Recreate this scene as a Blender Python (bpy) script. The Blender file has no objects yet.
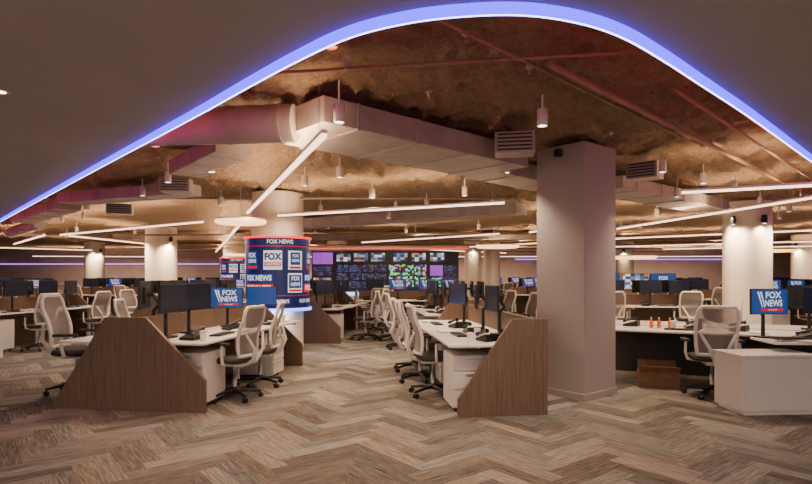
import bpy, math, random
from mathutils import Vector, Matrix, noise
random.seed(7)
D=bpy.data; C=bpy.context; COL=C.scene.collection
R=math.radians
# ------------------------------------------------------------ materials
def mat(name,col,rough=.5,metal=0,emit=None,es=0,nscale=0,namt=.15,bump=0,stretch=(1,1,1),alpha=1):
    m=D.materials.new(name); m.use_nodes=True; nt=m.node_tree; b=nt.nodes['Principled BSDF']
    b.inputs['Base Color'].default_value=(*col,1); b.inputs['Roughness'].default_value=rough; b.inputs['Metallic'].default_value=metal; b.inputs['Alpha'].default_value=alpha
    if emit: 
        b.inputs['Emission Color'].default_value=(*emit,1); b.inputs['Emission Strength'].default_value=es
    if nscale:
        tc=nt.nodes.new('ShaderNodeTexCoord'); mp=nt.nodes.new('ShaderNodeMapping'); mp.inputs['Scale'].default_value=stretch
        n=nt.nodes.new('ShaderNodeTexNoise'); n.inputs['Scale'].default_value=nscale; n.inputs['Detail'].default_value=6
        r=nt.nodes.new('ShaderNodeValToRGB')
        r.color_ramp.elements[0].position=.3; r.color_ramp.elements[1].position=.7
        r.color_ramp.elements[0].color=(*[c*(1-namt) for c in col],1); r.color_ramp.elements[1].color=(*[min(1,c*(1+namt)) for c in col],1)
        l=nt.links; l.new(tc.outputs['Object'],mp.inputs[0]); l.new(mp.outputs[0],n.inputs['Vector']); l.new(n.outputs[0],r.inputs[0]); l.new(r.outputs[0],b.inputs['Base Color'])
        if bump:
            bp=nt.nodes.new('ShaderNodeBump'); bp.inputs['Strength'].default_value=bump; bp.inputs['Distance'].default_value=.02
            l.new(n.outputs[0],bp.inputs['Height']); l.new(bp.outputs[0],b.inputs['Normal'])
    return m
M={}
M['wood']=mat('walnut_laminate',(.14,.086,.056),.5,nscale=6,namt=.24,stretch=(7,7,.4))
M['white']=mat('white_laminate',(.66,.62,.57),.4,nscale=3,namt=.03)
M['whitepl']=mat('white_plastic',(.72,.67,.61),.4,nscale=4,namt=.03)
M['black']=mat('black_plastic',(.008,.008,.009),.4,nscale=5,namt=.2)
M['darkgrey']=mat('dark_grey_fabric',(.035,.033,.033),.9,nscale=90,namt=.3,bump=.2)
M['mesh']=mat('grey_mesh_fabric',(.27,.24,.215),.85,nscale=150,namt=.3,bump=.3,alpha=.72)
M['metal']=mat('brushed_steel',(.45,.45,.46),.35,.9,nscale=20,namt=.1)
M['duct']=mat('galvanised_duct',(.40,.335,.30),.6,.05,nscale=3,namt=.15)
M['column']=mat('painted_column',(.36,.305,.285),.8,nscale=90,namt=.07,bump=.08)
M['colwhite']=mat('white_painted_column',(.76,.67,.56),.55,nscale=3,namt=.03)
M['soffit']=mat('soffit_paint',(.42,.375,.375),.8,nscale=2,namt=.04)
M['wall']=mat('wall_paint',(.42,.34,.32),.8,nscale=2,namt=.08)
M['card']=mat('cardboard',(.20,.11,.055),.85,nscale=12,namt=.15)
M['paper']=mat('paper',(.8,.78,.74),.8,nscale=5,namt=.03)
M['orange']=mat('orange_plastic',(.65,.15,.02),.5,nscale=5,namt=.1)
M['warmemit']=mat('warm_lamp_glow',(1,.9,.8),.5,emit=(1,.80,.60),es=9)
M['tube']=mat('linear_diffuser',(1,.9,.85),.5,emit=(1,.62,.45),es=4)
M['disc']=mat('disc_diffuser',(1,.85,.6),.5,emit=(1,.50,.19),es=3.5)
M['ledcore']=mat('blue_white_led_core',(.1,.1,.3),.5,emit=(.36,.42,1),es=10)
M['blueled']=mat('violet_blue_led',(.03,.03,.3),.5,emit=(.05,.012,1),es=4.5)
M['magwash']=mat('magenta_wash',(.3,.02,.1),.5,emit=(1,.08,.25),es=3.6)
M['bluering']=mat('blue_rim_light',(.1,.1,.3),.5,emit=(.12,.25,1),es=4)
M['redled']=mat('red_led',(.3,.03,.02),.5,emit=(1,.04,.015),es=6)
M['redring']=mat('red_rim_light',(.3,.03,.02),.5,emit=(1,.04,.02),es=2)
M['redglow']=mat('orange_red_lens',(1,.2,.1),.5,emit=(1,.16,.08),es=4)
M['pinkled']=mat('violet_led',(.7,.3,1),.5,emit=(.45,.22,1),es=1.6)
M['scrblue']=mat('blue_screen',(.005,.01,.03),.3,emit=(.004,.05,.22),es=1.0)
M['navy']=mat('navy_display',(.003,.004,.012),.3,emit=(.003,.008,.07),es=1)
M['tileblue']=mat('blue_tile_display',(.003,.01,.03),.3,emit=(.003,.025,.19),es=1)
M['txtw']=mat('white_lettering',(.12,.12,.12),.5,emit=(1,1,1),es=.85)
M['txtr']=mat('red_lettering',(.08,.005,.005),.5,emit=(.75,.006,.014),es=.9)
M['txtb']=mat('navy_lettering',(.005,.01,.05),.5,emit=(.008,.025,.22),es=.4)
M['dim']=mat('dim_screen',(.006,.008,.014),.25,emit=(.01,.02,.05),es=.2)
M['bluewhite']=mat('blue_white_glow',(.2,.3,.4),.5,emit=(.35,.55,1),es=3)
def mosaic(name,scale,cols,es):
    m=D.materials.new(name); m.use_nodes=True; nt=m.node_tree; b=nt.nodes['Principled BSDF']; l=nt.links
    tc=nt.nodes.new('ShaderNodeTexCoord'); sn=nt.nodes.new('ShaderNodeVectorMath'); sn.operation='SNAP'
    sn.inputs[1].default_value=(1/scale,10,.6/scale)
    oi=nt.nodes.new('ShaderNodeObjectInfo'); ml=nt.nodes.new('ShaderNodeMath'); ml.operation='MULTIPLY'; ml.inputs[1].default_value=97
    ad=nt.nodes.new('ShaderNodeVectorMath'); l.new(oi.outputs['Random'],ml.inputs[0]); l.new(ml.outputs[0],ad.inputs[1])
    wn=nt.nodes.new('ShaderNodeTexWhiteNoise'); r=nt.nodes.new('ShaderNodeValToRGB'); r.color_ramp.interpolation='CONSTANT'
    while len(r.color_ramp.elements)<len(cols): r.color_ramp.elements.new(.5)
    for i,c in enumerate(cols):
        r.color_ramp.elements[i].position=i/len(cols); r.color_ramp.elements[i].color=(*c,1)
    l.new(tc.outputs['Object'],sn.inputs[0]); l.new(sn.outputs[0],ad.inputs[0]); l.new(ad.outputs[0],wn.inputs['Vector']); l.new(wn.outputs[0],r.inputs[0])
    l.new(r.outputs[0],b.inputs['Emission Color']); b.inputs['Emission Strength'].default_value=es; b.inputs['Base Color'].default_value=(.01,.01,.01,1)
    return m
M['mosaic_g']=mosaic('multiview_green',12,[(.01,.01,.02),(.02,.6,.10),(.6,.02,.3),(.01,.01,.02),(.02,.1,.3),(.2,.6,.05),(.01,.01,.01),(.4,.02,.3),(.02,.5,.2),(.01,.01,.01)],2.2)
M['mosaic_b']=mosaic('multiview_blue',14,[(.01,.01,.03),(.02,.05,.2),(.08,.03,.16),(.01,.01,.02),(.1,.1,.13),(.01,.01,.02),(.01,.01,.01),(.01,.01,.01)],1.1)
M['mosaic_p']=mosaic('purple_picture',.5,[(.33,.05,.5),(.36,.07,.5)],1.3)
M['mosaic_w']=mosaic('news_picture',7,[(.5,.5,.55),(.08,.12,.3),(.4,.14,.08),(.03,.03,.05),(.25,.25,.3),(.06,.08,.12),(.02,.02,.03)],1.7)
# ------------------------------------------------------------ mesh builder
class G:
    def __init__(s): s.v=[];s.f=[];s.m=[];s.sm=[]
    def add(s,vs,fs,mi=0,T=None,sm=False):
        o=len(s.v)
        for v in vs: s.v.append(tuple(T@Vector(v)) if T else tuple(v))
        for f in fs: s.f.append([i+o for i in f]); s.m.append(mi); s.sm.append(sm)
    def box(s,c,sz,mi=0,rz=0,T=None):
        x,y,z=[a/2 for a in sz]
        vs=[(-x,-y,-z),(x,-y,-z),(x,y,-z),(-x,y,-z),(-x,-y,z),(x,-y,z),(x,y,z),(-x,y,z)]
        fs=[(0,3,2,1),(4,5,6,7),(0,1,5,4),(1,2,6,5),(2,3,7,6),(3,0,4,7)]
        TT=Matrix.Translation(c)@Matrix.Rotation(rz,4,'Z')
        if T: TT=T@TT
        s.add(vs,fs,mi,TT)
    def tube(s,pts,r,n=10,mi=0,closed=False,T=None):
        pts=[Vector(p) for p in pts]; k=len(pts); rr=r if isinstance(r,(list,tuple)) else [r]*k
        vs=[];prev=None
        for i,p in enumerate(pts):
            if closed: d=pts[(i+1)%k]-pts[i-1]
            else: d=pts[min(i+1,k-1)]-pts[max(i-1,0)]
            d.normalize()
            if prev is None:
                a=Vector((0,0,1)) if abs(d.z)<.9 else Vector((1,0,0)); u=d.cross(a).normalized()
            else: u=(prev-d*prev.dot(d)).normalized()
            prev=u; w=d.cross(u)
            for j in range(n):
                t=2*math.pi*j/n; vs.append(p+(u*math.cos(t)+w*math.sin(t))*rr[i])
        fs=[]
        for i in range(k if closed else k-1):
            a=i*n;b=((i+1)%k)*n
            for j in range(n): fs.append((a+j,a+(j+1)%n,b+(j+1)%n,b+j))
        s.add(vs,fs,mi,T,True)
        if not closed: s.add(vs[:n],[list(range(n))],mi,T); s.add(vs[-n:],[list(range(n))[::-1]],mi,T)
    def lathe(s,prof,n=32,c=(0,0,0),mi=0,T=None,cap=True):
        vs=[];fs=[]
        for r,z in prof:
            for j in range(n):
                t=2*math.pi*j/n; vs.append((c[0]+r*math.cos(t),c[1]+r*math.sin(t),c[2]+z))
        for i in range(len(prof)-1):
            for j in range(n): fs.append((i*n+j,i*n+(j+1)%n,(i+1)*n+(j+1)%n,(i+1)*n+j))
        s.add(vs,fs,mi,T,True)
        if cap: s.add(vs[:n],[list(range(n))[::-1]],mi,T); s.add(vs[-n:],[list(range(n))],mi,T)
    def prism(s,poly,y0,y1,mi=0,T=None):
        n=len(poly); vs=[(x,y0,z) for x,z in poly]+[(x,y1,z) for x,z in poly]
        fs=[list(range(n)),list(range(n,2*n))[::-1]]+[(i,i+n,(i+1)%n+n,(i+1)%n) for i in range(n)]
        s.add(vs,fs,mi,T)
    def obj(s,name,mats,parent=None,loc=(0,0,0),rz=0,bevel=0,solid=0,label=None):
        me=D.meshes.new(name); me.from_pydata(s.v,[],s.f)
        for m in (mats if isinstance(mats,(list,tuple)) else [mats]): me.materials.append(M[m] if isinstance(m,str) else m)
        for p,mi,sm in zip(me.polygons,s.m,s.sm): p.material_index=mi; p.use_smooth=sm
        me.update()
        o=D.objects.new(name,me); COL.objects.link(o); o.location=loc; o.rotation_euler=(0,0,rz)
        if parent: o.parent=parent
        if solid:
            d=o.modifiers.new('s','SOLIDIFY'); d.thickness=solid; d.offset=0
        if bevel:
            d=o.modifiers.new('b','BEVEL'); d.width=bevel; d.segments=2; d.limit_method='ANGLE'
        if label: o['label']=label
        return o
def info(o,label,cat,group=None):
    o['label']=label; o['category']=cat
    if group: o['group']=group
    return o
def thing(name,label,cat,loc=(0,0,0),rz=0,group=None):
    e=D.objects.new(name,None); COL.objects.link(e); e.location=loc; e.rotation_euler=(0,0,rz); e.empty_display_size=.2
    return info(e,label,cat,group)
PROTO=[]
def clone(src,loc,rz=0,scale=1,label=None):
    n=src.copy(); COL.objects.link(n); n.location=loc; n.rotation_euler=(0,0,rz); n.scale=(scale,)*3
    if label: n['label']=label
    def rec(a,b):
        for ch in a.children:
            c=ch.copy(); COL.objects.link(c); c.parent=b; rec(ch,c)
    rec(src,n); return n
def merge(src,name):
    g=G(); mats=[]
    for ch in src.children:
        if ch.type!='MESH': continue
        base=len(mats); mats+=list(ch.data.materials); o=len(g.v)
        g.v+=[tuple(v.co) for v in ch.data.vertices]
        for p in ch.data.polygons: g.f.append([i+o for i in p.vertices]); g.m.append(base+p.material_index); g.sm.append(p.use_smooth)
    n=g.obj(name,mats,loc=(0,0,-50)); info(n,src['label'],src['category'],src['group']); PROTO.append(n); return n
def struct(o): o['kind']='structure'; return o
def textgeo(t,size,bold=.02):
    cu=D.curves.new('t','FONT'); cu.body=t; cu.size=size; cu.offset=bold*size; cu.align_x='CENTER'; cu.align_y='CENTER'; cu.resolution_u=3
    o=D.objects.new('t',cu); COL.objects.link(o); C.view_layer.update()
    me=D.meshes.new_from_object(o.evaluated_get(C.evaluated_depsgraph_get()))
    vs=[tuple(v.co) for v in me.vertices]; fs=[list(p.vertices) for p in me.polygons]
    D.objects.remove(o); D.meshes.remove(me); D.curves.remove(cu); return vs,fs
def light(kind,parent,loc,energy,col,size=.1,sy=None,up=False,spot=None):
    l=D.lights.new('lamp',kind); l.energy=energy; l.color=col
    if kind=='AREA':
        l.shape='RECTANGLE'; l.size=size; l.size_y=sy or size
    else: l.shadow_soft_size=size
    if spot: l.spot_size=R(spot); l.spot_blend=.8
    o=D.objects.new('lamp_light',l); COL.objects.link(o); o.parent=parent; o.location=loc
    if up: o.rotation_euler=(math.pi,0,0)
    return o
# ------------------------------------------------------------ camera
cam=D.cameras.new('camera'); co=D.objects.new('camera',cam); COL.objects.link(co)
co.location=(0,0,1.5); co.rotation_euler=(R(90),0,0); cam.lens=24.83; cam.shift_y=.0406; cam.clip_end=200
C.scene.camera=co
w=D.worlds.new('w'); C.scene.world=w; w.use_nodes=True
w.node_tree.nodes['Background'].inputs[0].default_value=(1,.81,.69,1); w.node_tree.nodes['Background'].inputs[1].default_value=1.25
# ------------------------------------------------------------ floor
XL,XR,YB,YF=-28,27,36,-4
def floor():
    me=D.meshes.new('floor'); L=.75; wd=.15; A=R(38); ca,sa=math.cos(A),math.sin(A)
    V=[];F=[];U=[];T=[]
    def quad(x,y,hx,hy,horiz):
        cx,cy=x+hx/2,y+hy/2; X=ca*cx-sa*cy; Y=sa*cx+ca*cy+12
        if X<XL-1 or X>XR+1 or Y<YF-1 or Y>YB+1: return
        o=len(V)
        for a,b in ((x,y),(x+hx,y),(x+hx,y+hy),(x,y+hy)): V.append((ca*a-sa*b,sa*a+ca*b+12,0))
        F.append((o,o+1,o+2,o+3)); t=random.random(); off=random.uniform(0,50)
        uv=[(0,0),(1,0),(1,.25),(0,.25)] if horiz else [(0,.25),(0,0),(1,0),(1,.25)]
        U.extend([(p+off,q+off*.37) for p,q in uv]); T.append((t,random.random()))
    for a in range(-300,300):
        for b in range(-60,60):
            x=a*wd+b*L; y=a*wd-b*L
            if x*x+y*y>3600: continue
            quad(x,y,L,wd,True); quad(x,y+wd,wd,L,False)
    me.from_pydata(V,[],F); uvl=me.uv_layers.new(name='UVMap')
    for i,u in enumerate(U): uvl.data[i].uv=u
    ca_=me.color_attributes.new('tone','FLOAT_COLOR','CORNER')
    for i,(t,h) in enumerate(T):
        for k in range(4): ca_.data[i*4+k].color=(t,h,0,1)
    m=D.materials.new('herringbone_carpet'); m.use_nodes=True; nt=m.node_tree; b=nt.nodes['Principled BSDF']; l=nt.links
    b.inputs['Roughness'].default_value=1; b.inputs['Specular IOR Level'].default_value=.05
    uv=nt.nodes.new('ShaderNodeUVMap'); mp=nt.nodes.new('ShaderNodeMapping'); mp.inputs['Scale'].default_value=(2.8,42,1)
    n=nt.nodes.new('ShaderNodeTexNoise'); n.inputs['Scale'].default_value=1; n.inputs['Detail'].default_value=6; n.inputs['Roughness'].default_value=.74
    at=nt.nodes.new('ShaderNodeAttribute'); at.attribute_name='tone'; sp=nt.nodes.new('ShaderNodeSeparateColor'); l.new(at.outputs['Color'],sp.inputs[0])
    ma=nt.nodes.new('ShaderNodeMath'); ma.operation='MULTIPLY_ADD'; ma.inputs[1].default_value=.20; 
    ms=nt.nodes.new('ShaderNodeMath'); ms.operation='ADD'; ms.inputs[1].default_value=-.10
    def ramp(c0,c1,c2):
        r=nt.nodes.new('ShaderNodeValToRGB'); e=r.color_ramp.elements
        e[0].position=.30; e[0].color=(*c0,1); e[1].position=.70; e[1].color=(*c2,1); x=e.new(.5); x.color=(*c1,1); return r
    r1=ramp((.065,.051,.040),(.185,.152,.118),(.40,.335,.27)); r2=ramp((.060,.058,.052),(.17,.165,.148),(.36,.345,.31))
    l.new(uv.outputs[0],mp.inputs[0]); l.new(mp.outputs[0],n.inputs['Vector']); l.new(sp.outputs[0],ma.inputs[0]); l.new(n.outputs[0],ma.inputs[2]); l.new(ma.outputs[0],ms.inputs[0])
    mx=nt.nodes.new('ShaderNodeMix'); mx.data_type='RGBA'; l.new(sp.outputs[1],mx.inputs[0])
    for r_,k in ((r1,6),(r2,7)): l.new(ms.outputs[0],r_.inputs[0]); l.new(r_.outputs[0],mx.inputs[k])
    l.new(mx.outputs[2],b.inputs['Base Color'])
    bp=nt.nodes.new('ShaderNodeBump'); bp.inputs['Strength'].default_value=.5; bp.inputs['Distance'].default_value=.006
    l.new(n.outputs[0],bp.inputs['Height']); l.new(bp.outputs[0],b.inputs['Normal'])
    me.materials.append(m); o=D.objects.new('floor',me); COL.objects.link(o); struct(o)
floor()
# ------------------------------------------------------------ walls
def wall(name,c,sz,m='wall'):
    g=G(); g.box((0,0,0),sz); return struct(g.obj(name,m,loc=c))
wall('wall_back',(-.5,YB+.1,1.6),(55.6,.2,3.3)); wall('wall_left',(XL-.1,16,1.6),(.2,40,3.3)); wall('wall_right',(XR+.1,16,1.6),(.2,40,3.3))
# ------------------------------------------------------------ ceiling slab with spray fireproofing
def ceil():
    H=3.19; N=noise.noise
    def zz(x,y):
        p=(x-y)*.707
        z=H+.04*N(Vector((x*1.3,y*1.3,0)))+.045*N(Vector((x*4.5,y*4.5,3)))
        if y<12: z+=.06*N(Vector((x*9,y*9,5)))-.06*max(0,.12-abs(N(Vector((x*2.2,y*2.2,11)))))/.12
        d=abs((p+100)%2.2-1.1+.12*N(Vector((x*1.5,y*1.5,7)))); return z-.07*max(0,1-d/.28)
    V=[];F=[]
    def patch(x0,x1,y0,y1,st):
        nx=round((x1-x0)/st); ny=round((y1-y0)/st); o=len(V)
        for j in range(ny+1):
            for i in range(nx+1):
                x=x0+(x1-x0)*i/nx; y=y0+(y1-y0)*j/ny; V.append((x,y,zz(x,y)))
        for j in range(ny):
            for i in range(nx):
                a=o+j*(nx+1)+i; F.append((a,a+nx+1,a+nx+2,a+1))
    patch(-9,9,1,12,.04); patch(XL,XR,12,YB,.12); patch(XL,-9,1,12,.3); patch(9,XR,1,12,.3); patch(XL,XR,YF,1,.5)
    g=G(); g.v=V; g.f=F; g.m=[0]*len(F); g.sm=[True]*len(F)
    m=mat('sprayed_fireproofing',(.47,.32,.195),.95,nscale=16,namt=.28,bump=1.0)
    m.node_tree.nodes['Bump'].inputs['Distance'].default_value=.14
    m.node_tree.nodes['Noise Texture'].inputs['Roughness'].default_value=.75
    o=g.obj('ceiling',m); struct(o)
ceil()
cp=[(-25,30.1),(-14,18),(-8.86,12.2),(-3.28,6.0),(-1.47,4.0),(-.95,3.41),(-.566,2.99),(-.27,2.71),(-.0,2.56),(.26,2.49),(.53,2.48),(.8,2.56),(1.05,2.71),(1.36,2.98),(1.78,3.38),(2.5,4.07),(4.04,5.6),(8.5,10.0),(22,23.4)]
def cr(P,n=6):
    out=[]
    for i in range(len(P)-1):
        p0=Vector(P[max(i-1,0)]);p1=Vector(P[i]);p2=Vector(P[i+1]);p3=Vector(P[min(i+2,len(P)-1)])
        d=(p2-p1).length; t1=(p2-p0); t2=(p3-p1); t1=t1.normalized()*d if t1.length else p2-p1; t2=t2.normalized()*d if t2.length else p2-p1
        for k in range(n):
            t=k/n; h1=2*t**3-3*t**2+1;h2=t**3-2*t**2+t;h3=-2*t**3+3*t**2;h4=t**3-t**2
            out.append(p1*h1+t1*h2+p2*h3+t2*h4)
    out.append(Vector(P[-1])); return out
cv=cr(cp)
nrm=[]
for i,p in enumerate(cv):
    d=(cv[min(i+1,len(cv)-1)]-cv[max(i-1,0)]).normalized(); nrm.append(Vector((-d.y,d.x)))
HS=2.70
g=G(); n=len(cv)
poly=[(p.x,p.y,HS) for p in cv]+[(XR,23.4,HS),(XR,YF,HS),(XL,YF,HS),(XL,30.1,HS)]
from mathutils.geometry import tessellate_polygon
tri=tessellate_polygon([[Vector(p) for p in poly]])
g.add(poly,[t for t in tri]); 
g.add([(p.x,p.y,HS) for p in cv]+[(p.x,p.y,3.1) for p in cv],[(i,i+1,n+i+1,n+i) for i in range(n-1)])
struct(g.obj('ceiling','soffit'))
led=thing('led_cove_light','violet-blue LED strip along the curved soffit edge','light',(0,0,0))
def strip(name,o0,o1,z0,z1,m,z0b=None):
    g=G(); vs=[]
    for p,q in zip(cv,nrm):
        a=p+q*o0;b=p+q*o1
        vs+=[(a.x,a.y,z0),(b.x,b.y,z0 if z0b is None else z0b),(b.x,b.y,z1),(a.x,a.y,z1)]
    fs=[]
    for i in range(n-1):
        for k in range(4): fs.append((i*4+k,i*4+(k+1)%4,i*4+4+(k+1)%4,i*4+4+k))
    g.add(vs,fs); return g.obj(name,m,led)
strip('outer_blue_strip',-.018,.004,HS-.012,HS-.001,'blueled',HS-.046)
strip('core_strip',.0042,.015,HS-.048,HS-.001,'ledcore')
strip('inner_blue_strip',.0152,.034,HS-.046,HS-.001,'blueled',HS-.012)
strip('strip_channel',.002,.045,HS+.0,HS+.05,'soffit')
strip('red_strip',.046,.062,HS-.004,HS+.03,'redled')
strip('magenta_wash_strip',.003,.03,HS+.055,HS+.085,'magwash')  # hidden strip, added to wash the ducts with magenta
def down(x,y,e=0):
    t=thing('recessed_downlight','small round recessed downlight in the soffit','light',(x,y,HS),0,'recessed downlights')
    g=G(); g.lathe([(.035,-.001),(.055,-.004),(.06,0)],20,cap=False); g.obj('trim_ring','whitepl',t)
    g=G(); g.lathe([(.001,-.002),(.034,-.002)],20,cap=False); g.obj('lens','warmemit',t)
    if e: light('SPOT',t,(0,0,-.02),e,(1,.8,.62),.05,spot=140)
down(-2.66,3.67,20)
for x,y in [(-5,-1.5),(-1.7,-1.6),(1.7,-1.6),(5,-1.5)]:  # fill lights added behind the camera to brighten the room
    t=thing('fill_light_panel','flat warm fill light panel added out of view behind the camera','light',(x,y,HS),0,'added fill light panels')
    g=G(); g.box((0,0,-.004),(1.24,.64,.008)); g.obj('frame','whitepl',t)
    g=G(); g.box((0,0,-.01),(1.2,.6,.004)); g.obj('diffuser','paper',t)
    light('AREA',t,(0,0,-.02),115,(1,.79,.61),1.2,.6)
# ------------------------------------------------------------ columns
def sqcol():
    t=thing('square_column','square plastered column with low base trim','column',(2.17,7.15,0),R(40))
    g=G(); g.box((0,0,1.55),(.70,.70,3.1)); g.obj('shaft','column',t,bevel=.012)
    g=G(); g.box((0,0,.04),(.73,.73,.08)); g.obj('base_trim','column',t,bevel=.004)
    s=thing('security_camera','small black camera on a column top','camera',(1.82,6.7,2.96),0)
    g=G(); g.box((0,0,0),(.09,.1,.09)); g.obj('housing','black',s,bevel=.01)
    g=G(); g.tube([(0,-.05,0),(0,-.075,0)],.03,14); g.obj('lens','black',s)
    g=G(); g.tube([(.02,.04,.0),(.06,.09,.02)],.015); g.obj('bracket','black',s)
sqcol()
def rcol(x,y,r,lab='round white column lit from above'):
    t=thing('round_column',lab,'column',(x,y,0),0,'round columns')
    g=G(); g.lathe([(r,0.0),(r,3.1)],40); g.obj('shaft','colwhite',t)
    g=G(); g.lathe([(r+.015,0),(r+.015,.1),(r+.001,.1)],40,cap=False); g.obj('base_trim','metal',t)
    return t
cols=[(7.55,12.4,.48),(2.87,24,.36),(3.75,24.5,.36),(-8.3,19,.5),(-15.3,27.5,.45),(16,22.5,.45),(10.5,27,.45),(-3.2,26,.45)]
for x,y,r in cols: rcol(x,y,r)
for (x,y,r),off,e in [(cols[0],.55,60),(cols[0],-.45,60),(cols[3],.5,90),(cols[4],.5,90),(cols[5],-.5,90),(cols[6],0,80),(cols[1],0,60)]:
    a=math.atan2(-y,-x)+off
    t=thing('column_spotlight','small black accent spotlight fixed to a round column','light',(x+math.cos(a)*(r+.12),y+math.sin(a)*(r+.12),2.68),a,'column accent lights')
    g=G(); g.lathe([(.045,-.09),(.055,-.08),(.055,.08),(.04,.09)],18); g.obj('housing','black',t)
    g=G(); g.lathe([(.001,-.0915),(.04,-.0915)],16,cap=False); g.obj('lens','warmemit',t)
    g=G(); g.box((-.085,0,0),(.07,.03,.05)); g.obj('bracket','black',t)
    light('SPOT',t,(0,0,-.11),e,(1,.76,.46),.03,spot=150)
def wrapcol(x,y):
    t=rcol(x,y,.5,'round column wrapped in a curved video display with network logos'); t.name='display_column'
    RR=.62; z0,z1=.88,2.20; base=math.atan2(-y,-x)
    def curve(g,vs,fs,th,z,rad,mi):
        vv=[]
        for a,b,_ in vs:
            A=base+th+a/rad; vv.append((rad*math.cos(A),rad*math.sin(A),z+b))
        g.add(vv,fs,mi)
    def patch(g,th,z,wd,h,rad,mi):
        k=16; vs=[];fs=[]
        for i in range(k+1): vs+=[(-wd/2+wd*i/k,-h/2,0),(-wd/2+wd*i/k,h/2,0)]
        for i in range(k): fs.append((2*i,2*i+2,2*i+3,2*i+1))
        curve(g,vs,fs,th,z,rad,mi)
    g=G(); g.lathe([(RR,z0),(RR,z1)],64); g.obj('video_screen','navy',t)
    g=G(); g.lathe([(.5,z1),(RR+.02,z1),(RR+.02,z1+.03),(.5,z1+.03)],64,cap=False); g.lathe([(.5,z0-.03),(RR+.02,z0-.03),(RR+.02,z0),(.5,z0)],64,cap=False); g.obj('screen_bezel','black',t)
    g=G(); g.lathe([(RR+.021,z1-.005),(RR+.04,z1-.005),(RR+.04,z1+.035),(RR+.021,z1+.035)],64,cap=False); g.obj('red_light_ring','redring',t)
    g=G(); g.lathe([(RR+.021,z0-.07),(RR+.04,z0-.07),(RR+.04,z0-.01),(RR+.021,z0-.01)],64,cap=False); g.obj('blue_light_ring','bluering',t)
    light('POINT',t,(.75*math.cos(base),.75*math.sin(base),.76),26,(.8,.87,1),.03)
    cache={}
    def tx(g,s,size,th,z,mi,sx=1,bold=.02):
        k=(s,size,bold)
        if k not in cache: cache[k]=textgeo(s,size,bold)
        vs,fs=cache[k]; curve(g,[(a*sx,b,0) for a,b,_ in vs],fs,th,z,RR+.008,mi)
    g=G()
    for th in (-100,0,100): tx(g,'FOX NEWS',.108,R(th+4),2.125,0,.92,.015)
    for th in range(-180,180,20): patch(g,R(th),2.045,.217,.012,RR+.004,1)
    for th,kd in [(-131,0),(-91,2),(-50,0),(-9,1),(32,3),(73,0),(113,1),(153,2)]:
        th=R(th)
        if kd==1:
            patch(g,th,1.78,.35,.36,RR+.004,0); tx(g,'FOX',.17,th,1.84,2,.92,.05); patch(g,th,1.70,.31,.08,RR+.006,1); tx(g,'NATION',.07,th,1.70,0,.95,.02)
        elif kd==0:
            patch(g,th,1.78,.31,.36,RR+.004,3)
            tx(g,'FOX',.12,th,1.87,0,.85,.03); tx(g,'NEWS',.10,th,1.76,0,.82,.03); patch(g,th,1.65,.28,.05,RR+.0075,1)
        elif kd==3:
            patch(g,th,1.78,.31,.36,RR+.004,0); patch(g,th,1.81,.22,.24,RR+.006,3); tx(g,'FOX',.085,th,1.86,0,.8,.02); tx(g,'NEWS',.075,th,1.77,0,.8,.03); patch(g,th,1.64,.25,.045,RR+.006,1)
        else:
            patch(g,th,1.78,.31,.36,RR+.004,0); tx(g,'FOX',.15,th,1.85,2,.85,.04); tx(g,'BUSINESS',.065,th,1.71,2,.85,.02)
    for th in (-38,82,-154):
        th=R(th); patch(g,th,1.44,.66,.17,RR+.004,3); patch(g,th,1.25,.66,.17,RR+.004,1); tx(g,'FOX NEWS',.14,th,1.44,0,.85,.04); tx(g,'PODCASTS',.14,th,1.25,0,.82,.04)
    for th,kd in [(32,0),(146,0),(-96,1)]:
        th=R(th); patch(g,th,1.35,.32,.37,RR+.004,0); patch(g,th,1.375,.28,.25,RR+.006,3); tx(g,'FOX',.11,th,1.43,0,.85,.03); tx(g,'NEWS' if kd==0 else 'BOOKS',.095,th,1.32,0,.8,.03); patch(g,th,1.205,.28,.04,RR+.0075,1)
    for th in range(-180,180,20): patch(g,R(th),1.11,.217,.010,RR+.004,1)
    for th in (-120,-60,0,60,120): tx(g,'FOX NEWS',.095,R(th),1.0,0,.9)
    g.obj('screen_logos',['txtw','txtr','txtb','tileblue'],t)
    return t
wrapcol(-2.54,11.1); wrapcol(-7.3,24.0)
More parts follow.
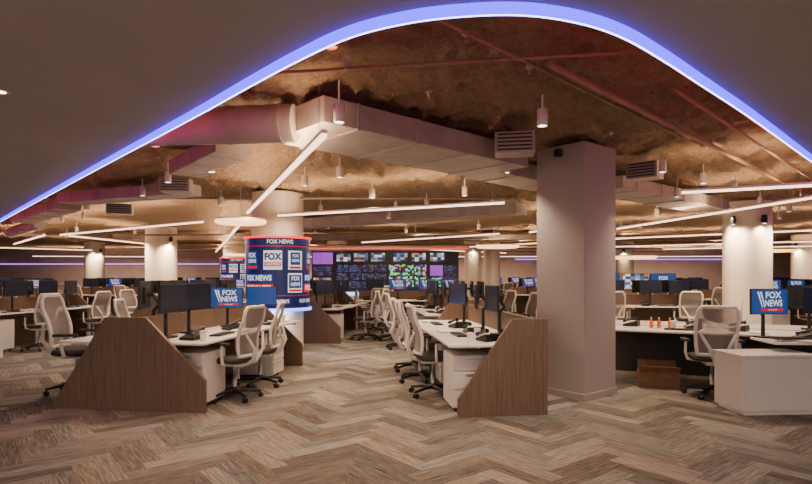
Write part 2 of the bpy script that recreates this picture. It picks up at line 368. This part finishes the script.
# ------------------------------------------------------------ ceiling lamps
def linear(p,q,H=2.6,e=6):
    p=Vector((*p,H)); q=Vector((*q,H)); L=(q-p).length; a=math.atan2(q.y-p.y,q.x-p.x)
    t=thing('linear_pendant_light','slim suspended linear light with pinkish white diffuser','light',(p+q)/2,a,'linear ceiling lights')
    g=G(); g.box((0,0,.03),(L,.05,.03)); g.obj('housing','whitepl',t,bevel=.004)
    g=G(); g.box((0,0,0),(L-.02,.042,.028)); g.obj('diffuser','tube',t)
    for s in (-1,1):
        g=G(); g.tube([(s*(L/2-.2),0,.045),(s*(L/2-.2),0,.5)],.003,6); g.obj('cable','metal',t)
    light('AREA',t,(0,0,.05),e*1.65*L,(1,.66,.40),L*.95,.04,up=True)
    light('AREA',t,(0,0,-.016),e*1.9*L,(1,.73,.51),L*.95,.04)
for a in [((-.64,4.4),(-2.8,9.9)),((-3.65,12.3),(-9.1,26.8)),((-2.38,10.4),(1.51,8.55)),((5.05,13.4),(5.8,8.0)),((3.68,7.5),(5.3,6.75)),
          ((-9.5,15.4),(-4.2,11.6)),((-9.5,15.8),(-9.1,21.2)),((-1.5,19),(2.5,15)),((2.5,22),(6.5,17)),((6.4,17),(11,13)),((8,22),(14,18)),((-14,20),(-10,15.5)),
          ((-6,22),(-1.5,24)),((0,23.5),(5,28)),((-14,25),(-17,22)),((11,24),(18,20)),((3.2,14.5),(3.9,11.2)),((-12,13.5),(-15,17)),
          ((-22,33),(-14,34)),((-11,33.5),(-3,34)),((0,34),(8,33.5)),((11,34),(20,33))]:  # this last row is added to brighten the back wall
    linear(*a,e=15 if a[0][1]>30 else 8)
def disc(x,y,H,r=.45):
    t=thing('disc_pendant_light','round flat disc pendant lamp with warm glow','light',(x,y,H),0,'disc pendants')
    g=G(); g.lathe([(r,.012),(r,.035),(r*.2,.055),(.03,.06)],40,cap=False); g.obj('lamp_shade','whitepl',t)
    g=G(); g.lathe([(.001,-.05),(r*.90,-.05),(r*.98,-.03),(r*.99,.011)],40,cap=False); g.obj('diffuser','disc',t)
    g=G(); g.tube([(0,0,.06),(0,0,3.1-H)],.006,8); g.obj('cable','metal',t)
disc(-2.95,10.0,2.46); disc(2.55,15.6,2.3,.6); disc(6.3,15.6,2.0,.65); disc(-6.5,21.9,2.3,.6); disc(12,18.2,2.3,.6); disc(-10.8,13.4,2.4)
def can(x,y,z=2.9,m='warmemit',w=45,col=(1,.77,.53),sz=.85):
    t=thing('cylinder_spotlight','small cylindrical ceiling spotlight on a short stem','light',(x,y,z),0,'ceiling spotlights')
    g=G(); g.lathe([(.05*sz,-.08),(.055*sz,-.07),(.055*sz,.07),(.02,.08)],24,cap=False); g.obj('housing','whitepl',t)
    g=G(); g.lathe([(.001,-.072),(.046*sz,-.072)],20,cap=False); g.obj('lens',m,t)
    g=G(); g.tube([(0,0,.075),(0,0,3.1-z)],.008,8); g.obj('stem','whitepl',t)
    if w: light('SPOT',t,(0,0,-.09),w,col,.04,spot=115)
can(-.55,4.6,2.83,w=110)
for a in [(1.21,4.97),(-2.5,7.2),(1.3,7.25),(3.3,7.2),(-4.4,9.35),(-.58,9.6),(.98,9.35),(-6.5,11.4),(3.57,9.3),(6.7,10.6),(-.4,13),(-4.5,14),(4.5,15),(-10,17),(9.5,16.5),(0,17.5),(-13,22),(1,21),(7,22),(13,22),(-6,19.5),(6.9,12.0),(8.0,11.7),(-8.9,18.4),(-7.7,18.3),(-15,26.8),(0,29),(10,29),(20,28)]:
    can(*a,w=(360 if a in [(6.9,12.0),(8.0,11.7),(-8.9,18.4),(-7.7,18.3),(-15,26.8)] else 220) if a[1]>8 else 165)
for a in [(5.1,8.7),(-3.5,10.6),(-1.8,11.8),(1.9,12.2),(-7.6,13.2),(5.6,12.5),(8.8,13.2),(-2.2,15.8),(2.1,16.2),(-8.6,14),(6.6,15.8),(-5.1,8.3),(4.6,9.5),(-.2,11.3),(3,19),(-3,18.6),(11,18),(-11.5,19),
          (-1.5,8.3),(2.7,9.6),(4.3,8.1),(-3.4,8.0),(-.9,7.6),(7.9,9.9),(-6.2,9.6),(.4,10.9)]: can(*a,w=0)
can(-.47,3.5,3.0,'redglow',60,(1,.3,.2)); can(-2.62,5.85,2.92,'redglow',30,(1,.3,.2))
def ledbar(x,y,z,L,rz,m='pinkled'):
    t=thing('led_wall_strip','violet LED strip on the distant wall','light',(x,y,z),rz)
    g=G(); g.box((0,0,0),(L,.05,.06)); g.obj('diffuser',m,t); g=G(); g.box((0,.045,0),(L,.04,.1)); g.obj('channel','whitepl',t)
ledbar(-19,35.9,2.2,14,0); ledbar(14,35.9,2.5,14,0)
# ------------------------------------------------------------ ducts
def rectduct(p,q,w_,z0,z1,ribs=4,lab='rectangular sheet metal air duct'):
    p=Vector(p);q=Vector(q);L=(q-p).length;a=math.atan2(q.y-p.y,q.x-p.x); c=(p+q)/2
    t=thing('rectangular_duct',lab,'air duct',(c.x,c.y,z0),a)
    g=G(); g.box((0,0,(z1-z0)/2),(L,w_,z1-z0)); g.obj('duct_body','duct',t,bevel=.008)
    for i in range(ribs):
        x=-L/2+L*(i+.5)/ribs
        g=G()
        for s in (-1,1): g.box((x,s*(w_/2+.006),(z1-z0)/2),(.03,.012,z1-z0))
        g.box((x,0,-.006),(.03,w_+.024,.012)); g.obj('flange','duct',t)
rectduct((-1.02,5.1),(1.15,7.1),.95,2.80,3.03,4)
rectduct((.95,7.35),(2.2,8.6),.6,2.82,3.02,2)
rectduct((-1.9,6.2),(-3.0,7.6),.42,2.84,3.03,3)
rectduct((3.0,8.6),(6.2,11.4),.7,2.8,2.99,5); rectduct((-6.4,10.6),(-3.6,9.4),.45,2.84,3.03,4); rectduct((-10,14.6),(-7,11.6),.5,2.85,3.05,4)
rectduct((2.5,12.1),(-4,16.5),.6,2.82,3.05,6); rectduct((-11,21.3),(6,21.3),.6,2.84,3.05,12)
def diffuser(x,y,rz,L=.5):
    t=thing('air_diffuser','white box diffuser with louvred grille','air vent',(x,y,2.8),rz)
    g=G(); g.box((0,.15,.11),(L,.3,.22)); g.obj('vent_box','duct',t,bevel=.008)
    g=G()
    for i in range(5): g.box((0,-.012,.03+i*.04),(L*.86,.02,.012))
    g.obj('grille','darkgrey',t)
diffuser(1.15,5.92,R(-10),.42); diffuser(3.15,7.5,R(-40),.4); diffuser(-3.6,8.7,R(10),.45); diffuser(-6.1,11.9,R(20),.5)
def rduct(pts,r,lab='round spiral air duct with joint rings'):
    t=thing('round_duct',lab,'air duct',pts[0]); o=Vector(pts[0])
    P=[Vector(p)-o for p in pts]
    g=G(); g.tube(P,r,28); g.obj('duct_body','duct',t)
    L=(P[-1]-P[0]).length; d=(P[-1]-P[0]).normalized(); k=max(2,int(L/.5))
    for i in range(k):
        c=P[0]+d*(.12+i*.5); g=G(); g.tube([c-d*.015,c+d*.015],r+.008,28); g.obj('joint_ring','duct',t)
rduct([(-1.0,5.06,2.87),(-2.42,5.2,2.87)],.17); rduct([(-9.8,15,2.88),(-13,18.4,2.88)],.16); rduct([(5.4,17.8,2.88),(7.0,19.2,2.88)],.16)
M['redpipe']=mat('rust_tinted_pipe',(.33,.22,.14),.8,nscale=4)
def pipe(p,q,z,r,m='redpipe'):
    t=thing('ceiling_pipe','thin pipe fixed under the ceiling','pipe',(p[0],p[1],z),0,'ceiling pipes')
    d=Vector((q[0]-p[0],q[1]-p[1],0)); g=G(); g.tube([(0,0,0),d],r,10); g.obj('pipe_run',m,t)
    for k in range(1,int(d.length/2)+1):
        c=d.normalized()*(k*2-.7)
        if c.length<d.length: g=G(); g.tube([c+Vector((0,0,r)),c+Vector((0,0,3.1-z))],.008,6); g.obj('hanger_rod','metal',t)
pipe((1.04,4.04),(9,12),3.02,.026,'redpipe')
pipe((2.2,4.6),(8.5,11),3.03,.016); pipe((.1,3.3),(3.1,6.3),3.05,.013); pipe((-1.3,4.35),(1.5,3.9),3.05,.013); pipe((-7,10.9),(2,11.0),3.0,.025); pipe((-9,17.6),(12,16.6),2.75,.03)
for y in (20.0,23,26.2,29.5): pipe((-10-y*.1,y),(11+y*.1,y),2.74,.025)
for x,y in [(-.45,4.2),(.95,4.3),(-1.6,6.2),(2.6,5.6),(3.6,6.6),(-.3,8),(2.3,6.3),(.4,3.7),(1.7,4.9),(.2,4.9),(2.9,4.9)]:
    t=thing('sprinkler_head','small metal fire sprinkler head under the ceiling','sprinkler',(x,y,3.05),0,'sprinkler heads')
    g=G(); g.lathe([(.035,.05),(.03,.035),(.01,.03),(.008,-.005),(.018,-.007),(.001,-.009)],16,cap=False); g.obj('sprinkler_body','duct',t)
# ------------------------------------------------------------ chair
def mkchair():
    t=thing('office_chair','white-framed task chair with grey mesh back and dark seat','chair',(0,0,-50),0,'office task chairs'); PROTO.append(t)
    g=G()
    for k in range(5):
        a=R(18+72*k); c,s=math.cos(a),math.sin(a)
        g.tube([(0,0,.105),(.15*c,.15*s,.1),(.31*c,.31*s,.075)],[.03,.022,.015],8)
    g.lathe([(.045,.08),(.045,.13),(.03,.15)],16); g.obj('wheelbase','black',t)
    for k in range(5):
        a=R(18+72*k); c,s=math.cos(a),math.sin(a); P=Vector((.305*c,.305*s,.03)); u=Vector((-s,c,0))
        g=G(); g.tube([P-u*.026,P-u*.006],.03,14); g.tube([P+u*.006,P+u*.026],.03,14); g.tube([P+Vector((0,0,.0)),P+Vector((0,0,.045))],.009,8); g.obj('caster','black',t)
    g=G(); g.lathe([(.028,.13),(.028,.27),(.018,.27),(.018,.42)],14); g.obj('gas_lift','metal',t)
    g=G(); g.box((0,-.02,.425),(.2,.28,.05)); g.box((0,.0,.44),(.36,.1,.02)); g.obj('seat_mechanism','whitepl',t,bevel=.01)
    g=G(); k=28; prof=[(.90,.45),(1.0,.465),(1.02,.485),(.97,.51),(.8,.522),(.4,.518),(.0,.513)]; vs=[];fs=[]
    for r,z in prof:
        for j in range(k):
            a=2*math.pi*j/k; c,s=math.cos(a),math.sin(a); x=.255*math.copysign(abs(c)**.55,c)*r; y=.245*math.copysign(abs(s)**.55,s)*r+.03
            vs.append((x,y,z-(.02 if y>.2 else 0)))
    for i in range(len(prof)-1):
        for j in range(k): fs.append((i*k+j,i*k+(j+1)%k,(i+1)*k+(j+1)%k,(i+1)*k+j))
    fs.append(list(range(k))[::-1]); g.add(vs,fs,0,None,True); g.obj('seat','darkgrey',t)
    def bp(u,v):
        wd=.235*(1-.22*max(0,v-.5)**1.5-.12*(1-v)**2)
        cr_=1.0
        if v>.86: cr_=math.sqrt(max(0,1-((v-.86)/.14)**2*.35))
        return (wd*u*cr_, -.235-.10*v+.045*math.sin(math.pi*min(1,v*1.35))*.9+.05*u*u, .54+.58*v)
    nu,nv=10,12; vs=[bp(-1+2*i/nu,j/nv) for j in range(nv+1) for i in range(nu+1)]
    fs=[(j*(nu+1)+i,j*(nu+1)+i+1,(j+1)*(nu+1)+i+1,(j+1)*(nu+1)+i) for j in range(nv) for i in range(nu)]
    g=G(); g.add(vs,fs,0,None,True); g.obj('backrest','mesh',t)
    border=[bp(-1+2*i/nu,0) for i in range(nu+1)]+[bp(1,j/nv) for j in range(1,nv+1)]+[bp(1-2*i/nu,1) for i in range(1,nu+1)]+[bp(-1,1-j/nv) for j in range(1,nv)]
    g=G(); g.tube(border,.021,8,closed=True)
    for s in (-1,1): g.tube([(0,-.12,.43),(s*.03,-.27,.47),(s*.1,-.33,.62),(s*.19,-.27,.8)],[.024,.026,.022,.016],8)
    g.obj('back_frame','whitepl',t)
    for s in (-1,1):
        g=G(); g.tube([(s*.14,0,.44),(s*.28,-.01,.46),(s*.305,-.02,.55),(s*.3,-.02,.68)],[.018,.02,.018,.016],8)
        g.box((s*.3,.02,.695),(.075,.25,.028),1); g.obj('armrest',['whitepl','darkgrey'],t,bevel=.006)
    return t
CH=mkchair(); CHF=merge(CH,'office_chair')
def chair(x,y,face,sc=1,label=None,far=False): return clone(CHF if far else CH,(x,y,0),R(face-90),sc,label)
# ------------------------------------------------------------ monitors
def mkmon(kind):
    lab={1:'black desktop monitor showing a blue news channel logo',0:'black desktop monitor with dim screen',2:'black desktop monitor with plain blue screen'}[kind]
    t=thing('computer_monitor',lab,'monitor',(0,0,-50),0,'desktop monitors'); PROTO.append(t)
    ZC=.50
    g=G(); g.box((0,.018,ZC),(.56,.03,.35)); g.box((0,.045,ZC),(.3,.03,.2)); g.obj('casing','black',t,bevel=.004)
    g=G(); g.box((0,.0015,ZC),(.54,.004,.33)); g.obj('screen','scrblue' if kind else 'dim',t)
    g=G(); g.tube([(0,.12,.01),(0,.12,.30),(0,.19,.38),(0,.12,ZC)],[.026,.024,.022,.022],10); g.box((0,.085,ZC),(.05,.08,.05)); g.box((0,.1,.012),(.2,.16,.024)); g.obj('monitor_stand','black',t)
    if kind==1:
        g=G(); Tm=Matrix.Translation((0,-.0025,ZC-.36))@Matrix.Rotation(R(90),4,'X')
        def tx(s,size,x,z,mi,sx=1,bold=.04):
            vs,fs=textgeo(s,size,bold); g.add([(a*sx+x,b+z,0) for a,b,_ in vs],fs,mi,Tm)
        tx('FOX',.12,.05,.445,0,.98,.025); tx('NEWS',.12,.055,.335,0,.80,.025)
        g.add([(-.13,.232,0),(.2,.232,0),(.2,.266,0),(-.13,.266,0)],[(0,1,2,3)],1,Tm); tx('channel',.034,.04,.249,0,1.3,.005)
        for dx in (0,.042): g.add([(-.118+dx*.8,.285,0),(-.108+dx*.8,.285,0),(-.165+dx,.495,0),(-.192+dx,.495,0)],[(0,1,2,3)],0,Tm)
        g.obj('screen_logo',['txtw','txtr'],t)
    return t
MK={k:mkmon(k) for k in (0,1,2)}; MKF={k:merge(MK[k],'computer_monitor') for k in (0,1)}
DT=.75
def mon(x,y,rz,kind=1,z=DT,sc=1,label=None,far=False): return clone((MKF if far else MK)[int(kind)],(x,y,z),rz,sc,label)
# ------------------------------------------------------------ desk accessories
def proto(name,lab,cat,grp):
    t=thing(name,lab,cat,(0,0,-50),0,grp); PROTO.append(t); return t
KB=t=proto('keyboard','slim black computer keyboard','keyboard','desk keyboards')
g=G(); g.box((0,0,.008),(.43,.14,.016)); g.obj('keyboard_body','black',t,bevel=.003)
g=G()
for r in range(5):
    for c in range(14): g.box((-.195+c*.03,-.05+r*.025,.019),(.024,.019,.006))
g.obj('keys','darkgrey',t)
PH=t=proto('desk_phone','black office desk phone with handset','telephone','desk phones')
g=G(); g.prism([(-.1,0),(.1,0),(.1,.085),(-.1,.03)],-.1,.1); g.obj('phone_base','black',t,bevel=.004)
g=G(); g.tube([(-.1,-.075,.07),(-.06,-.075,.085),(.06,-.075,.12),(.1,-.075,.125)],[.026,.015,.015,.026],10); g.obj('handset','black',t)
g=G(); g.add([(.0,.0,.0631),(.08,.0,.085),(.08,.08,.085),(.0,.08,.0631)],[(0,1,2,3)]); g.obj('phone_display','dim',t)
CU=t=proto('paper_cup','white paper coffee cup with lid','cup','desk cups')
g=G(); g.lathe([(.028,0),(.038,.1)],20); g.obj('cup_body','paper',t)
g=G(); g.lathe([(.041,.098),(.041,.108),(.034,.118)],20); g.obj('lid','whitepl',t)
PP=t=proto('paper_stack','small stack of loose paper sheets','papers','paper stacks')
g=G()
for i in range(6): g.box((random.uniform(-.006,.006),random.uniform(-.006,.006),.002+i*.003),(.21,.297,.002),0,random.uniform(-.06,.06))
g.obj('sheets','paper',t)
BT=t=proto('orange_bottle','small orange bottle with white cap','bottle','desk bottles')
g=G(); g.lathe([(.032,0),(.034,.01),(.034,.13),(.015,.16),(.014,.18)],18); g.obj('bottle_body','orange',t)
g=G(); g.lathe([(.016,.178),(.016,.2)],14); g.obj('cap','whitepl',t)
LP=t=proto('desk_lamp','slim white desk lamp with angled arm','lamp','desk lamps')
g=G(); g.lathe([(.08,0),(.08,.012),(.015,.02)],24); g.obj('base','whitepl',t)
g=G(); g.tube([(0,0,.015),(0,0,.36),(.04,0,.42),(.26,0,.44)],.009,8); g.obj('arm','whitepl',t)
g=G(); g.box((.27,0,.435),(.2,.05,.018)); g.obj('lamp_head','whitepl',t,bevel=.004)
PD=t=proto('drawer_pedestal','white under-desk drawer pedestal on castors','drawer unit','drawer pedestals')
g=G(); g.box((0,0,.335),(.42,.52,.57)); g.obj('body','white',t,bevel=.006)
for z,h in ((.15,.19),(.35,.19),(.535,.15)):
    g=G(); g.box((0,-.27,z),(.405,.02,h-.01)); g.obj('drawer','white',t,bevel=.004)
    g=G(); g.box((0,-.285,z+h/2-.03),(.14,.012,.012)); g.obj('handle','metal',t)
for x in (-.16,.16):
    for y in (-.2,.2):
        g=G(); g.tube([(x-.012,y,.025),(x+.012,y,.025)],.025,12); g.box((x,y,.045),(.03,.03,.02)); g.obj('caster','black',t)
# ------------------------------------------------------------ bench desks
def bench(x,y,rz,L=3.2,seats=2,sides=(-1,1),ends='both',shape='full',divh=1.0,dm='wood',lab='shared office bench desk with white top and angled walnut end panel'):
    t=thing('bench_desk',lab,'desk',(x,y,0),rz,'bench desks')
    if shape=='full': pol=[(-.93,0),(.93,0),(.93,.36),(.23,1.03),(-.26,1.03)]; 
    else: pol=[(-.49,0),(.49,0),(.49,1.03),(.1,1.03),(-.49,.19)]
    for k,yy in enumerate([0,L] if ends=='both' else ([0] if ends=='one' else [])):
        g=G(); g.prism(pol,yy-.045,yy); g.obj('end_panel','wood',t,bevel=.003)
    sp=0 if shape=='full' else .44
    g=G(); g.box((sp,L/2,divh/2+.03),(.05,L-.1,divh-.04)); g.obj('divider_panel',dm,t,bevel=.003)
    seg=(L-.02)/seats
    for s in sides:
        for i in range(seats):
            yc=.01+seg*(i+.5); wd=.86 if shape=='full' else .98; xc=sp+s*(.03+wd/2)
            g=G(); g.box((xc,yc,DT-.0135),(wd,seg-.006,.025)); g.obj('desktop','white',t,bevel=.004)
            g=G(); g.box((xc+s*.1,yc+seg/2-.06,.36),(.05,.05,.71)); g.box((xc,yc+seg/2-.06,.7),(wd-.1,.05,.04)); g.obj('leg','whitepl' if dm=='wood' else 'black',t,bevel=.003)
    return t
def loc(x,y,rz,lx,ly):
    c,s=math.cos(rz),math.sin(rz); return (x+c*lx-s*ly, y+s*lx+c*ly)
bx,by,br=-3.09,6.24,R(-8.3); BP=bench(bx,by,br,3.2,2)
def L1(lx,ly): return loc(bx,by,br,lx,ly)
clone(PD,(*L1(.6,.42),0),br+R(0)); clone(PD,(*L1(.62,2.2),0),br+R(90)); clone(PD,(*L1(-.62,2.3),0),br-R(90))
for lx,ly,a,b,sc in [(-.32,.75,-70,0,1),(-.3,1.35,-95,0,1),(-.32,2.4,-80,0,1),(-.3,3.0,-90,0,1),(.28,.45,86,0,.95),(.24,1.0,70,0,.95),(.22,1.9,14,1,.84),(.40,2.75,14,2,.84)]:
    mon(*L1(lx,ly),br+R(a),b,sc=sc)
for lx,ly in [(.66,.9),(.66,2.5)]: clone(KB,(*L1(lx,ly),DT),br+R(90)); clone(PH,(*L1(lx-.1,ly-.55),DT),br+R(80)); clone(PP,(*L1(lx+.02,ly+.5),DT),br+.2)
clone(CU,(*L1(.55,1.75),DT)); clone(KB,(*L1(-.66,.8),DT),br+R(90)); clone(PH,(*L1(-.5,.3),DT),br+R(-60)); clone(PP,(*L1(-.66,1.35),DT),br)
clone(PH,(*L1(.5,1.5),DT),br+R(60)); clone(PH,(*L1(.5,2.1),DT),br+R(100)); clone(CU,(*L1(.75,.25),DT)); clone(CU,(*L1(.7,2.9),DT))
chair(-2.08,6.8,165); chair(-1.98,7.6,184); chair(-4.2,7.15,5,1.1,'tall task chair with pale mesh back beside walnut desk end'); chair(-4.05,8.5,10)
cx,cy,cr_=1.03,6.0,R(7); bench(cx,cy,cr_,3.4,2,(-1,),shape='half')
def L2(lx,ly): return loc(cx,cy,cr_,lx,ly)
clone(PD,(*L2(-.3,.42),0),cr_); clone(PD,(*L2(-.1,1.75),0),cr_-R(90))
for lx,ly,a,b in [(.14,.95,-88,0),(.1,1.6,-102,0),(.1,2.7,-75,0)]: mon(*L2(lx,ly),cr_+R(a),b,sc=.92)
for ly in (1.0,2.6): clone(KB,(*L2(-.25,ly),DT),cr_+R(90)); clone(PH,(*L2(-.05,ly-.6),DT),cr_+R(-70)); clone(PP,(*L2(-.32,ly+.45),DT),cr_)
clone(CU,(*L2(-.3,.2),DT)); clone(PH,(*L2(.15,.3),DT),cr_+R(-100)); clone(PH,(*L2(-.02,1.25),DT),cr_+R(-80)); clone(CU,(*L2(-.1,.68),DT))
chair(.34,7.02,8); chair(.20,7.9,-4); chair(.10,8.8,5)
# right bench: divider coloured dark to stand for shade under the desk
rx,ry,rr=3.1,8.6,R(-115)
bench(rx,ry,rr,3.6,2,(1,-1),ends='none',divh=.74,dm='darkgrey',lab='long office bench desk with white top and modesty panel coloured dark as under-desk shade')
def L3(lx,ly): return loc(rx,ry,rr,lx,ly)
for lx,ly,a,b in [(-.3,2.6,-95,0),(.3,3.2,85,0)]: mon(*L3(lx,ly),rr+R(a),b,sc=.9)
mon(4.30,6.62,R(8),1,sc=.87); mon(4.85,6.45,R(-60),0,sc=.9); clone(LP,(*L3(.2,1.75),DT),rr+R(60))
clone(KB,(*L3(.6,1.0),DT),rr+R(90)); clone(PH,(*L3(.4,1.7),DT),rr+R(70)); clone(PP,(*L3(.62,1.9),DT),rr+R(85)); clone(CU,(*L3(.5,.9),DT)); clone(CU,(*L3(.45,1.35),DT))
for ly in (.62,.72,.86): clone(BT,(*L3(.42,ly),DT),scale=.75)
clone(PH,(*L3(.2,.35),DT),rr+R(80)); clone(PH,(*L3(.25,1.15),DT),rr+R(100))
t=thing('return_desk','white return desktop on a slim steel leg','desk',(4.85,6.42,0),R(-6))
g=G(); g.box((0,0,DT-.0135),(1.45,.55,.025)); g.obj('desktop','white',t,bevel=.004)
for x in (-.1,.65): g=G(); g.box((x,-.2,.36),(.05,.05,.71)); g.obj('leg','whitepl',t)
clone(PP,(4.5,6.3,DT),.3); clone(KB,(4.4,6.38,DT+.02),R(5)); clone(PH,(4.62,6.5,DT),R(-20)) 
t=thing('white_credenza','low white box cabinet with door seam beside a chair','cabinet',(3.98,6.22,0),R(4))
g=G(); g.box((0,0,.33),(.84,.5,.58)); g.obj('body','white',t,bevel=.006)
g=G(); g.box((0,0,.6325),(.87,.53,.025)); g.obj('top','white',t,bevel=.004)
g=G(); g.box((0,0,.02),(.78,.44,.04)); g.obj('plinth','whitepl',t)
g=G(); g.box((0,-.258,.33),(.82,.016,.56)); g.obj('door','white',t,bevel=.004)
chair(3.78,6.92,75,1,'white-framed task chair with pale mesh back at desk')
t=thing('cardboard_box','open brown cardboard box on the carpet','box',(3.42,7.6,0),R(-20))
g=G()
for c,s in [((0,0,.006),(.5,.36,.012)),((0,-.18,.11),(.5,.008,.2)),((0,.18,.11),(.5,.008,.2)),((-.25,0,.11),(.008,.36,.2)),((.25,0,.11),(.008,.36,.2))]: g.box(c,s)
g.obj('box_body','card',t)
for s in (-1,1):
    g=G(); T=Matrix.Translation((0,s*.184,.21))@Matrix.Rotation(R(s*35),4,'X'); g.box((0,s*.08,0),(.49,.16,.005),0,0,T); g.obj('flap','card',t)
# ------------------------------------------------------------ further benches
def group(x,y,deg,far,blues=.5,skip=()):
    rz=R(deg); b=clone(BP,(x,y,0),rz)
    def P(lx,ly): return loc(x,y,rz,lx,ly)
    for s in (-1,1):
        if s in skip: continue
        for ly in ((.55,1.25,2.15,2.85) if not far else (.6,1.6,2.6)):
            mon(*P(s*.32,ly),rz+R(s*90+random.uniform(-12,12)),random.random()<blues,far=far,sc=.92)
        for ly in (.85,2.45):
            face=deg+(180 if s>0 else 0)+random.uniform(-15,15)
            X,Y=P(s*(1.22+random.uniform(0,.12)),ly+random.uniform(-.15,.15)); chair(X,Y,face,far=far)
        if not far:
            for ly in (.8,2.4): clone(KB,(*P(s*.66,ly),DT),rz+R(90)); clone(PH,(*P(s*.5,ly-.45),DT),rz+R(70*s)); clone(PP,(*P(s*.68,ly+.5),DT),rz)
    if not far: clone(PD,(*P(.62,.4),0),rz); clone(PD,(*P(-.62,1.62),0),rz-R(90))
for a in [(-2.35,12.4,-8),(1.25,10.6,7),(-8.7,10.6,-8),(-5.8,12.9,-12)]: group(*a,False,.0)
for a in [(3.9,14.2,-92,.0),(8.9,14.8,-85,.2),(-1.5,17.2,-90,.8)]: group(*a[:3],False,a[3])
pts=[]
for y in (18.0,21.8,25.6,29.4):
    for k in range(9):
        x=-18.5+k*4.2+(1.6 if y in (21.8,29.4) else 0)
        if -5.5<x<3.2: continue
        if abs(x)/y>.8: continue
        x2=x+3.2
        if any(x-1<c[0]<x2+1 and abs(c[1]-y)<2.3 for c in cols+[(-7.3,24.0,.5)]): continue
        pts.append((x,y))
for x,y in pts: group(x,y,-90+random.uniform(-4,4),True,.45)
for x,y in [(-8.05,11.3),(-7.5,11.35)]:
    t=thing('storage_cabinet','low white two-door storage cabinet','cabinet',(x,y-1.5,0),R(-6),'low white cabinets')
    g=G(); g.box((0,0,.35),(.5,.45,.66)); g.obj('body','white',t,bevel=.005)
    for s in (-1,1):
        g=G(); g.box((s*.123,-.233,.35),(.238,.016,.62)); g.obj('door','white',t,bevel=.003)
for i in range(3):
    t=thing('floor_display','blue news display on a slim black floor stand','display',(6.05+i*.85,16.9,0),0,'floor displays')
    g=G(); g.box((0,0,1.32),(.78,.05,.46)); g.obj('casing','black',t,bevel=.004)
    g=G(); g.box((0,-.027,1.32),(.75,.004,.43)); g.obj('screen','scrblue' if i!=1 else 'mosaic_w',t)
    g=G(); g.box((0,.05,.6),(.06,.05,1.2)); g.box((0,.04,.012),(.5,.4,.024)); g.obj('stand','black',t)
    if i!=1:
        g=G(); T=Matrix.Translation((0,-.031,1.32))@Matrix.Rotation(R(90),4,'X')
        for s,z in (('FOX',.08),('NEWS',-.07)): vs,fs=textgeo(s,.15,.03); g.add([(a*.9,b+z,0) for a,b,_ in vs],fs,0,T)
        g.obj('screen_logo','txtw',t)
# ------------------------------------------------------------ video wall
t=thing('video_wall','bank of multi-view news monitors under a red-lit canopy','video wall',(-.75,20.2,0))
g=G(); g.box((0,.1,1.35),(5.3,.16,2.0)); g.obj('backing_panel','black',t)
g=G(); g.box((0,-.1,2.47),(5.9,.6,.12)); g.obj('canopy','whitepl',t,bevel=.01)
g=G(); g.box((0,-.41,2.43),(5.9,.02,.04)); g.obj('red_light_bar','redring',t)
g=G(); g.box((0,-.25,.4),(5.3,.5,.8)); g.obj('console','white',t,bevel=.01)
g=G(); g.box((0,-.52,.84),(5.3,.03,.12)); g.obj('blue_light_bar','bluewhite',t)
scr=[(-2.25,2.1,.72,.42,'mosaic_p')]
for i in range(3): scr.append((-1.5+i*.62,2.14,.50,.30,'mosaic_w'))
for i in range(3): scr.append((.55+i*.66,2.14,.50,.30,'mosaic_w'))
for r in range(3):
    for i in range(4): scr.append((-1.55+i*.46,1.74-r*.29,.42,.25,'mosaic_b'))
for r in range(2): scr.append((-2.25,1.65-r*.42,.66,.34,'mosaic_w' if r else 'mosaic_b'))
for r in range(2):
    for i in range(3): scr.append((.35+i*.46,1.68-r*.42,.42,.38,'mosaic_g'))
scr.append((1.85,1.66,.46,.38,'mosaic_p')); scr.append((2.35,1.66,.44,.38,'mosaic_b')); scr.append((1.85,1.24,.46,.38,'mosaic_g')); scr.append((2.35,1.24,.44,.38,'mosaic_b'))
for x,z,a,b,m in scr:
    g=G(); g.box((0,0,0),(a,.04,b)); g.obj('display_screen',m,t,loc=(x,-.0,z))
def kill(o):
    for c in list(o.children): kill(c)
    D.objects.remove(o)
for p in PROTO: kill(p)
